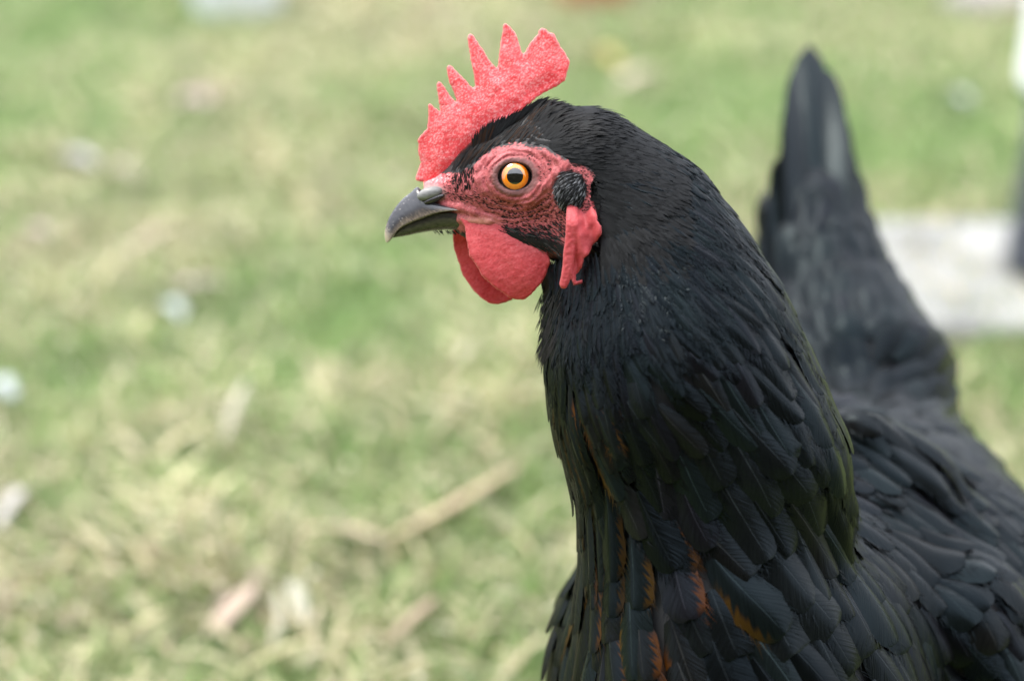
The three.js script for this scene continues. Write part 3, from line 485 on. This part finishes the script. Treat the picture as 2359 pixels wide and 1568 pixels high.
{
  // roots: dart throwing over the meshed body
  const g = surfaceNets(bodyField, [-12, -250, -285], [230, 95, 75], 3), p = g.attributes.position, ix = g.index.array, r = rng(404);
  const cum = []; let total = 0; const A = new THREE.Vector3(), B = new THREE.Vector3(), C = new THREE.Vector3();
  for (let i = 0; i < ix.length; i += 3) { A.fromBufferAttribute(p, ix[i]); B.fromBufferAttribute(p, ix[i + 1]).sub(A); C.fromBufferAttribute(p, ix[i + 2]).sub(A); total += B.cross(C).length() / 2; cum.push(total); }
  const grid = new Map(), key = (x, y, z) => (Math.floor(x / 8) * 1000 + Math.floor(y / 8)) * 1000 + Math.floor(z / 8);
  const small = [];
  const tryRoot = (x, y, z) => {
    const [dx, dy, dz, L, W] = flow(x, y, z), rad = Math.sqrt(L * W * 0.55) * lerp(0.27, 0.58, sstep(9, 22, L));
    if (isBare(x, y, z) > -25 && Math.abs(z) > 3) return;
    const [u, v] = uvOf(x, y, z); if (u < 1230 && v < 600) return;
    for (let a = -1; a <= 1; a++) for (let b = -1; b <= 1; b++) for (let c = -1; c <= 1; c++) for (const q of grid.get(key(x + a * 8, y + b * 8, z + c * 8)) || []) if ((q[0] - x) ** 2 + (q[1] - y) ** 2 + (q[2] - z) ** 2 < Math.min(q[3], rad) ** 2) return;
    const k = key(x, y, z); if (!grid.has(k)) grid.set(k, []); grid.get(k).push([x, y, z, rad]); small.push([x, y, z, L, W]);
  };
  for (let i = 0; i < 46000; i++) {
    const t = r() * total; let lo = 0, hi = cum.length - 1; while (lo < hi) { const m = lo + hi >> 1; if (cum[m] < t) lo = m + 1; else hi = m; }
    A.fromBufferAttribute(p, ix[lo * 3]); B.fromBufferAttribute(p, ix[lo * 3 + 1]).sub(A); C.fromBufferAttribute(p, ix[lo * 3 + 2]).sub(A); let a = r(), b = r(); if (a + b > 1) { a = 1 - a; b = 1 - b; }
    A.addScaledVector(B, a).addScaledVector(C, b); tryRoot(A.x, A.y, A.z);
  }
  for (let i = 0; i < 26000; i++) { // more tries over the head and upper neck, where the feathers are tiny
    const u = lerp(1220, 1640, r()), v = lerp(220, 760, r()), s = r() < 0.85 ? 1 : -1, q = at(u, v, 0); let z = 45 * s, ok = false;
    for (let k = 0; k < 30; k++) { const d = bodyField(q[0], q[1], z); if (Math.abs(d) < 0.1) { ok = true; break; } z -= s * d * 0.8; if (z * s < 0) break; }
    if (ok) tryRoot(q[0], q[1], z);
  }
  for (const [x, y, z, L0, W0] of small) {
    const [u, v] = uvOf(x, y, z), L = L0 * (0.8 + 0.45 * r()), W = W0 * (0.8 + 0.4 * r()), hackle = z > -45 && v < 1200 && u < 2010, front = u < 1480 && v > 750;
    const geo = featherGeometry([x, y, z], L, W, { yaw: hackle ? 0.45 : 0.35, point: hackle ? lerp(2.4, 3.8, sstep(650, 1000, v)) : 4.4, lift: (hackle ? 0.085 : z < -20 ? 0.15 : 0.1) * (.6 + .8 * r()), droop: hackle ? 0.02 : 0.03, camber: 0.3, rag: L > 13 ? 0.16 : 0.5, fray: hackle ? 3 : 2 }, r);
    const rusty = z > -20 && v > 780 && ((u < 1420 && v > 850) || (u < 1850 && v > 1120 && u < 1180 + (v - 500) * .75)) && r() < (u < 1600 ? 0.8 : 0.6);
    const n = grad(bodyField, x, y, z), facing = n[2] * (D - z) - n[0] * x - n[1] * y, inFrame = u > 1150 && u < 2450 && v < 1640 && v > 0;
    quills.push([coloured(geo, tint(r)), rusty ? (r() < .6 ? 2 : 3) : (r() < .5 ? 0 : 1), inFrame && facing > 0 ? L * W * (D / (D - z)) ** 2 * (v > 1568 || u > 2359 ? 0.1 : 1) : 0]);
  }
  // tail feathers: a narrow upright tent
  const base = at(1895, 640, -205), up = V3([0, cp, sp]);
  for (const [ub, vb, ut, vt, zt, W, side] of [[1880, 640, 1866, 100, -262, 25, 0], [1862, 620, 1846, 150, -258, 22, -1], [1905, 620, 1893, 150, -258, 22, 1], [1850, 640, 1835, 220, -250, 20, -1], [1925, 650, 1912, 230, -250, 20, 1], [1835, 660, 1828, 300, -242, 18, -1], [1945, 680, 1930, 310, -242, 18, 1], [1815, 660, 1806, 360, -236, 18, -1], [1965, 690, 1950, 380, -236, 18, 1], [1790, 690, 1792, 450, -228, 18, -1], [1985, 720, 1975, 470, -228, 18, 1]]) {
    const a = V3(at(ub, vb, -195)), b = V3(at(ut, vt, zt)), dir = b.clone().sub(a).normalize(), s = new THREE.Vector3(1, 0, 0.9 * side).cross(dir).cross(dir).negate().normalize(), n = dir.clone().cross(s).normalize(), pos = [], uv = [], idx = [], rows = 14, cols = 6;
    for (let i = 0; i <= rows; i++) for (let j = 0; j <= cols; j++) {
      const t = i / rows, q = j / cols * 2 - 1, w = W * .5 * Math.pow(1 - Math.pow(t, 4.2), 0.62) * (0.75 + .25 * t) + .05, c = a.clone().lerp(b, t).addScaledVector(s, q * w).addScaledVector(n, Math.abs(q) ** 1.5 * w * -0.3 * (n.z < 0 ? -1 : 1)).addScaledVector(up, 6 * Math.sin(t * 3.14));
      pos.push(c.x, c.y, c.z); uv.push(q * .5 + .5, t); if (i && j) { const o = (i - 1) * (cols + 1) + j - 1, e = o + cols + 1; idx.push(o, o + 1, e, e, o + 1, e + 1); }
    }
    const geo = new THREE.BufferGeometry(); geo.setAttribute('position', new THREE.Float32BufferAttribute(pos, 3)); geo.setAttribute('uv', new THREE.Float32BufferAttribute(uv, 2)); geo.setIndex(idx); geo.computeVertexNormals();
    part('tail_feather', coloured(geo, tint(r)), featherMats[0]);
  }
  console.log('feathers', quills.length);
}
quills.sort((a, b) => b[2] - a[2]);
quills.forEach((q, i) => { if (i < 285) part('feather', q[0], featherMats[q[1]]); });
featherMats.forEach((m, k) => { const rest = quills.slice(285).filter((q) => q[1] === k).map((q) => q[0]); if (rest.length) part('plumage', mergeGeometries(rest), m, hen, { kind: 'stuff' }); });

// ---- fine feathers of the crown, bristles of the face, wisps under the throat
{
  const r = rng(909), crown = [], bris = [];
  const skinAt = (u, v, s = 1) => { let z = 40 * s; const q = at(u, v, 0); let p = q; for (let k = 0; k < 40; k++) { p = at(u, v, z); const d = faceBase(p[0], p[1], p[2]); if (Math.abs(d) < 0.06) return p; z -= s * d * 0.75; if (z * s < -2) return null; } return null; };
  for (let i = 0; i < 13000; i++) {
    const u = lerp(1035, 1560, r()), v = lerp(222, 620, r()), s = r() < .82 ? 1 : -1, p = skinAt(u, v, s); if (!p) continue;
    if (v > 490 && u < 1300) continue;
    const bare = isBare(...p); if (bare > 3) continue; if (u < 1085 && v < 300) continue; if (u > 1290 && v > 560 && u < 1385) continue;
    const n = grad(faceBase, ...p); let f = flow(...p); if (u < 1215) f = [0.55, 0.9, 0]; else if (u < 1290 && v < 330) f = mix3([0.55, .9, 0], f, (u - 1215) / 75);
    const d = tangent([f[0] + (r() - .5) * .35, f[1] + (r() - .5) * .35, f[2]], n), front = u < 1235, k = 0.005 + 0.008 * r();
    crown.push([[p[0] + n[0] * .1, p[1] + n[1] * .1, p[2] + n[2] * .1], unit([d[0] + n[0] * .2, d[1] + n[1] * .2, d[2] + n[2] * .2]), n, (front ? 4.2 : 4.6) + 3 * r(), front ? .34 : .5 + .35 * r(), front && r() < .25 ? [.02, .010, .006] : [k, k * 1.03, k * 1.1], 0.15]);
  }
  for (let i = 0; i < 900; i++) { // tips standing up over the foot of the comb
    const t = r(), a = lerp(640, 1190, t), b = lerp(1270, 800, Math.pow(t, .8)) + 30 * r(), q = R2(a, b, 0), z = lerp(4.2, 6.5, r()), k = 0.005 + .008 * r();
    crown.push([[q[0], q[1] - 2, z], unit([lerp(.15, .9, t) + .35 * (r() - .5), 1 - .45 * t, .1 * (r() - .5)]), [0, 0, 1], (t < .35 ? 4.5 : 3) + 3.6 * r(), .28 + .25 * r(), t < .3 && r() < .3 ? [.02, .01, .006] : [k, k, k * 1.08], 0]);
  }
  part('crown_feathers', hairs(crown), furMat, hen, { kind: 'stuff' });
  // bare face: short dark bristles, dense in front of the eye and along the jaw
  for (let i = 0; i < 7000; i++) {
    const a = lerp(560, 1840, r()), b = lerp(170, 1080, r()); if (!inPoly(bareSkin, a, b)) continue;
    const q = Math.hypot((a - 1160) / 168, (b - 415) / 138); if (q < 1.1) continue;
    const lore = Math.exp(-(((a - 730) / 95) ** 2 + ((b - 450) / 150) ** 2)), jawd = sstep(740, 900, b + (1300 - a) * -0.12) * sstep(900, 1050, a), edge = sstep(40, 0, bareField(a, b)) * (b < 500 ? 1 : .6), cheek = sstep(540, 640, b) * sstep(760, 950, a) * 0.42;
    if (b > 640 && a < 900) continue;
    if (b > 760 && bareField(a, b) < 30) continue;
    if (b > 720 && a < 1030) continue;
    const dens = 0.22 + 0.75 * lore + 0.5 * jawd + 0.45 * edge + cheek; if (r() > dens) continue;
    const p = skinAt(863.9 + a * 0.28094, 287.96 + b * 0.28094); if (!p) continue; const n = grad(faceField, ...p, 0.3);
    const dir = lore > .35 && b < 560 ? [0.15 + .3 * (r() - .5), 1, 0] : jawd > .4 ? [1, -.45 + .4 * (r() - .5), 0] : [1, -0.1 + .5 * (r() - .5), 0];
    const d = tangent(dir, n), L = (lore > .3 ? 1.5 : jawd > .5 ? 1.25 : .75) * (0.6 + .8 * r()), k = jawd > .5 && r() < .25 ? .05 : .012;
    bris.push([[p[0] + n[0] * .3, p[1] + n[1] * .3, p[2] + n[2] * .3], unit([d[0] + n[0] * .28, d[1] + n[1] * .28, d[2] + n[2] * .28]), n, L, 0.17 + .1 * r(), [k, k * .95, k * .9], 0.12]);
  }
  for (let i = 0; i < 1800; i++) { // lower edge of the cheek, hanging over the wattle; throat wisps; chin
    const t = r(), kind = i % 3; let p, d, n, L;
    if (kind === 0) { if (r() < .75) continue; const a = lerp(1000, 1560, t), b = lerp(880, 1010, t) + (r() - .5) * 70; p = skinAt(863.9 + a * 0.28094, 287.96 + b * 0.28094); if (!p) continue; n = grad(faceBase, ...p); d = tangent([1, -.7 + .8 * (r() - .5), .1], n); L = 2.4 + 3 * r(); p[2] += 1.5; }
    else if (kind === 1) { const u = lerp(1215, 1300, r()), v = lerp(660, 800, t); { let q = at(1190, v, 0); q[2] = lerp(-15, 15, r()); for (let k = 0; k < 40; k++) { const e = bodyField(...q); if (e < .1) break; q[0] += e * .8; } p = q[0] < 25 ? q : null; } if (!p) continue; n = [-.5, 0, .8]; d = unit([-.6 + .7 * r(), -1, (r() - .5) * .6]); L = 4 + 5 * r(); }
    else { if (r() < .93) continue; p = R1(lerp(470, 760, r()), 862 + 6 * r(), (r() - .5) * 7); n = [0, 0, 1]; d = unit([.7, -.8, (r() - .5) * .5]); L = .9 + .9 * r(); }
    bris.push([p, d, n, L, 0.2 + .1 * r(), kind === 1 ? [.014, .013, .012] : [.018, .017, .016], .1]);
  }
  for (let i = 0; i < 170; i++) { // dark feathering under the cheek, down to the throat
    const a = lerp(1030, 1720, r()), t = (a - 1030) / 690, b = lerp(885, 1030, t) + lerp(-70, 80, r()), p = skinAt(863.9 + a * 0.28094, 287.96 + b * 0.28094); if (!p) continue;
    const n = grad(faceBase, ...p), d = tangent([1, -.35 - .3 * t + .5 * (r() - .5), 0], n), k = r() < .2 ? .05 : .011, h = .2 + .9 * r();
    bris.push([[p[0] + n[0] * h, p[1] + n[1] * h, p[2] + n[2] * h], unit([d[0] + n[0] * .2, d[1] + n[1] * .2, d[2] + n[2] * .2]), n, 2.2 + 2.6 * r(), .16 + .12 * r(), [k, k, k * .95], .15]);
  }
  part('face_bristles', hairs(bris), furMat, hen, { kind: 'stuff' });
}

// ---- legs, under the body
{
  const legMat = new THREE.MeshStandardMaterial({ color: new THREE.Color(0.06, 0.06, 0.065), roughness: 0.6 });
  const inv = new THREE.Matrix4().copy(bake).invert();
  for (const s of [-1, 1]) {
    const top = [0.03 * s, 0.15, -0.004 * s], foot = [0.034 * s, 0.012, 0.012], knee = [0.033 * s, 0.085, -0.012];
    const c = new THREE.CatmullRomCurve3([V3(top), V3(knee), V3(foot)]), g = new THREE.TubeGeometry(c, 24, 0.0062, 12);
    const leg = new THREE.Mesh(g, legMat); leg.name = 'leg'; hen.add(leg);
    for (const [ax, az, l] of [[-.5, 1, .05], [0, 1, .062], [.5, 1, .05], [0.15, -1, .028]]) {
      const q = Math.hypot(ax, az), tc = new THREE.CatmullRomCurve3([V3(foot), V3([foot[0] + ax / q * l * .5, 0.011, foot[2] + az / q * l * .5]), V3([foot[0] + ax / q * l, 0.004, foot[2] + az / q * l])]);
      const tg = new THREE.TubeGeometry(tc, 12, 0.0046, 10), tp = tg.attributes.position; const toe = new THREE.Mesh(tg, legMat); toe.name = 'toe'; leg.add(toe);
    }
  }
}
shadows(hen);

// ---------------------------------------------------------------- things on the lawn
function put(o, name, label, category, group) { o.name = named(name); o.userData = { label, category }; if (group) o.userData.group = group; scene.add(shadows(o)); return o; }
{ // pale paving slab on the right
  const a = groundAt(1750, 816), b = groundAt(2600, 812), c = groundAt(1800, 572), d = groundAt(2640, 568), y = 0.018;
  const s = new THREE.Shape([[a[0], -a[2]], [b[0], -b[2]], [d[0], -d[2]], [c[0], -c[2]]].map(([x, z]) => new THREE.Vector2(x, z + 0)));
  const g = new THREE.ExtrudeGeometry(s, { depth: y, bevelEnabled: true, bevelSize: .008, bevelThickness: .006, bevelSegments: 3 }); g.rotateX(-Math.PI / 2);
  const pr = g.attributes.position; g.computeBoundingBox(); const col = new Float32Array(pr.count * 3); for (let i = 0; i < pr.count; i++) col.set([.62, .615, .60], i * 3); g.setAttribute('color', new THREE.BufferAttribute(col, 3));
  const w = 256, px = new Uint8Array(w * w * 4), r = rng(3); for (let i = 0; i < w * w; i++) { const x = i % w / w, q = (i / w | 0) / w, n = 122 + 30 * N3(x * 5, q * 5, 1) + 20 * N3(x * 40, q * 40, 2) + 14 * (r() - .5); px.set([n, n * .995, n * .97, 255], i * 4); }
  const t = new THREE.DataTexture(px, w, w); t.colorSpace = THREE.SRGBColorSpace; t.wrapS = t.wrapT = THREE.RepeatWrapping; t.repeat.set(4, 4); t.magFilter = THREE.LinearFilter; t.needsUpdate = true;
  put(new THREE.Mesh(g, new THREE.MeshStandardMaterial({ map: t, roughness: .9, color: 0xffffff })), 'paving_slab', 'pale whitish paving slab on the grass at the right edge', 'slab');
}
{ // tapered post at the right edge
  const b = groundAt(2345, 690), P = new THREE.Group(); P.position.set(b[0] + 0.036, 0.025, b[2]); P.rotation.z = 0;
  const low = new THREE.Mesh(new THREE.LatheGeometry([[0, 0], [.044, 0], [.047, .004], [.047, .012], [.044, .05], [.042, .10], [.04, .145], [0, .145]].map(([x, y]) => new THREE.Vector2(x, y)), 40), new THREE.MeshStandardMaterial({ color: new THREE.Color(.035, .04, .052), roughness: .6 })); low.name = 'base';
  const up = new THREE.Mesh(new THREE.LatheGeometry([[0, .14], [.045, .14], [.05, .145], [.051, .152], [.047, .28], [.042, .42], [0, .42]].map(([x, y]) => new THREE.Vector2(x, y)), 40), new THREE.MeshStandardMaterial({ color: new THREE.Color(.7, .73, .73), roughness: .5 })); up.name = 'sleeve';
  P.add(low, up); put(P, 'post', 'dark post with a white sleeve above, at the right edge on the slab', 'post');
}
{ // white tub and terracotta pot at the top edge
  const a = groundAt(532, 72), k = .06;
  const tub = new THREE.Group(); tub.position.set(a[0], 0.004, a[2] - k);
  const wall = new THREE.Mesh(new THREE.LatheGeometry([[0, 0], [.048, 0], [.054, .006], [.064, .13], [.069, .132], [.069, .14], [.061, .14], [.051, .012], [0, .01]].map(([x, y]) => new THREE.Vector2(x, y)), 48), new THREE.MeshStandardMaterial({ color: new THREE.Color(.66, .68, .66), roughness: .5, side: THREE.DoubleSide })); wall.name = 'wall';
  const hd = new THREE.Mesh(new THREE.TorusGeometry(.068, .0025, 8, 40, Math.PI), new THREE.MeshStandardMaterial({ color: 0x888888, roughness: .4, metalness: .8 })); hd.name = 'handle'; hd.position.y = .134; hd.rotation.x = 1.1; tub.add(wall, hd);
  put(tub, 'tub', 'whitish tub standing on the lawn at the top edge, left of the comb', 'tub');
  const b = groundAt(1368, 42), pot = new THREE.Group(); pot.position.set(b[0], 0.004, b[2] - .04);
  const pm = new THREE.MeshStandardMaterial({ color: new THREE.Color(.45, .17, .085), roughness: .85, side: THREE.DoubleSide });
  const pw = new THREE.Mesh(new THREE.LatheGeometry([[0, 0], [.038, 0], [.042, .003], [.054, .08], [.049, .08], [.037, .01], [0, .01]].map(([x, y]) => new THREE.Vector2(x, y)), 40), pm); pw.name = 'wall';
  const rim = new THREE.Mesh(new THREE.LatheGeometry([[.0545, .078], [.061, .08], [.062, .104], [.056, .106], [.05, .104], [.049, .078]].map(([x, y]) => new THREE.Vector2(x, y)), 40), pm); rim.name = 'rim'; pot.add(pw, rim);
  put(pot, 'flower_pot', 'terracotta orange flower pot at the top edge, above the comb', 'flower pot');
}
function leafStrip(pts, width, colour, thick = .0012) { // a flat dry blade or stalk lying along ground points
  const c = new THREE.CatmullRomCurve3(pts.map(([u, v, h]) => { const g = groundAt(u, v); return new THREE.Vector3(g[0], bumpy(g[0], g[2]) + h, g[2]); })), n = 18, pos = [], idx = [];
  const up = new THREE.Vector3(0, 1, 0);
  for (let i = 0; i <= n; i++) { const t = i / n, p = c.getPoint(t), s = c.getTangent(t).cross(up).normalize(), w = width * .5 * Math.pow(Math.sin(Math.PI * clamp(.06 + t * .9)), .5); for (const [a, b] of [[-1, 0], [-.4, thick], [.4, thick], [1, 0], [0, -thick]]) pos.push(p.x + s.x * w * a, p.y + b + Math.abs(a) * w * .25, p.z + s.z * w * a); if (i) for (let k = 0; k < 5; k++) { const o = (i - 1) * 5, e = o + 5, k2 = (k + 1) % 5; idx.push(o + k, o + k2, e + k, e + k, o + k2, e + k2); } }
  const g = new THREE.BufferGeometry(); g.setAttribute('position', new THREE.Float32BufferAttribute(pos, 3)); g.setIndex(idx); g.computeVertexNormals();
  return new THREE.Mesh(g, new THREE.MeshStandardMaterial({ color: new THREE.Color(...colour), roughness: .8, side: THREE.DoubleSide }));
}
const STRAW = [.42, .36, .22], PALE = [.44, .40, .29], BROWN = [.24, .17, .13], TAN = [.38, .28, .19];
for (const [pts, w, c, name, label] of [
  [[[1185, 1185, .03], [1050, 1262, .026], [900, 1335, .022]], .0085, [.58, .44, .27], 'straw_stalk', 'long tan straw stalk slanting down left of the breast'],
  [[[900, 1335, .02], [790, 1318, .022], [690, 1318, .02]], .008, [.6, .46, .3], 'straw_stalk', 'flat straw piece continuing the long slanting stalk to the left'],
  [[[520, 1110, .02], [548, 1050, .028], [575, 985, .03]], .0075, PALE, 'straw_stalk', 'pale upright straw stalk right of the brown twig'],
  [[[265, 1075, .02], [300, 1110, .022], [330, 1140, .02]], .0075, STRAW, 'straw_stalk', 'short pale straw on the left, below the brown twig'],
  [[[400, 1030, .016], [490, 1005, .018], [600, 965, .016]], .008, BROWN, 'twig', 'brown twig lying in the grass, lower left'],
  [[[630, 1585, .02], [650, 1530, .026], [640, 1480, .03]], .006, PALE, 'straw_stalk', 'pale straw standing left of the cream leaf at the bottom'],
  [[[735, 1600, .02], [725, 1560, .026], [740, 1510, .03]], .006, STRAW, 'straw_stalk', 'pale straw standing right of the cream leaf at the bottom'],
  [[[890, 1555, .02], [950, 1520, .026], [1005, 1480, .028]], .008, TAN, 'straw_stalk', 'tan straw at the bottom edge, left of the breast'],
  [[[490, 1545, .02], [540, 1505, .026], [590, 1455, .026]], .018, [.36, .27, .2], 'dead_leaf', 'broad tan dead leaf at the bottom, left of the cream leaf'],
  [[[700, 1540, .02], [692, 1490, .03], [675, 1460, .03]], .011, [.42, .40, .3], 'dead_leaf', 'cream coloured curled leaf at the bottom of the lawn'],
  [[[150, 418, .02], [190, 428, .026], [225, 430, .02]], .028, [.62, .58, .54], 'dead_leaf', 'whitish leaf on the lawn, upper left'],
  [[[250, 430, .016], [285, 440, .022], [320, 455, .016]], .022, [.56, .50, .40], 'dead_leaf', 'beige leaf just right of the whitish leaf, upper left'],
  [[[375, 745, .02], [400, 760, .026], [425, 775, .02]], .016, [.6, .66, .62], 'dead_leaf', 'pale bluish white flake on the lawn, middle left'],
  [[[-20, 950, .02], [10, 965, .026], [35, 985, .02]], .018, [.66, .72, .70], 'dead_leaf', 'bluish white flake at the left edge'],
  [[[420, 285, .02], [450, 275, .022], [480, 290, .02]], .03, [.44, .33, .30], 'dead_leaf', 'dull pink brown leaf in the brown patch, upper left'],
  [[[410, 712, .02], [460, 700, .022], [510, 695, .02]], .016, [.30, .23, .21], 'dead_leaf', 'grey brown leaf above the bluish flake, middle left'],
  [[[1360, 160, .02], [1392, 168, .03], [1420, 180, .02]], .03, [.52, .42, .12], 'dead_leaf', 'yellow leaf just right of the comb'],
  [[[1420, 235, .02], [1480, 215, .026], [1540, 205, .02]], .03, [.56, .47, .33], 'dead_leaf', 'beige leaf behind the crown of the head'],
  [[[2185, 275, .02], [2205, 285, .026], [2230, 290, .02]], .026, [.55, .56, .52], 'dead_leaf', 'greyish white leaf right of the tail'],
  [[[300, 610, .016], [350, 580, .02], [400, 545, .016]], .02, [.5, .41, .28], 'dead_leaf', 'long beige blade slanting in the grass, middle left'],
  [[[60, 590, .016], [90, 585, .02], [120, 590, .016]], .016, [.5, .4, .34], 'dead_leaf', 'small pinkish beige leaf near the left edge'],
  [[[0, 1290, .02], [55, 1240, .028], [80, 1220, .02]], .012, [.6, .56, .5], 'dead_leaf', 'small whitish leaf near the lower left edge'],
  [[[1060, 920, .02], [1075, 900, .024], [1090, 880, .02]], .012, [.56, .5, .34], 'dead_leaf', 'pale straw flake left of the throat'],
]) put(leafStrip(pts, w, c.map((k) => { const m = Math.max(...c); return k / m * (m > .3 ? .3 + (m - .3) * .3 : m) * .85; })), name, label, name === 'straw_stalk' ? 'straw' : name === 'twig' ? 'twig' : 'leaf');
{ // grey stone at the top right
  const a = groundAt(2280, 30), g = new THREE.IcosahedronGeometry(.05, 4), p = g.attributes.position; for (let i = 0; i < p.count; i++) { const x = p.getX(i), y = p.getY(i), z = p.getZ(i), k = 1 + .25 * N3(x * 22, y * 22, z * 22 + 3); p.setXYZ(i, x * k * 1.3, y * k * .5, z * k); } g.computeVertexNormals(); g.translate(a[0], .014, a[2]);
  put(new THREE.Mesh(g, new THREE.MeshStandardMaterial({ color: new THREE.Color(.2, .18, .165), roughness: .9 })), 'stone', 'dull grey stone at the top right corner', 'stone');
}
renderer.render(scene, camera);
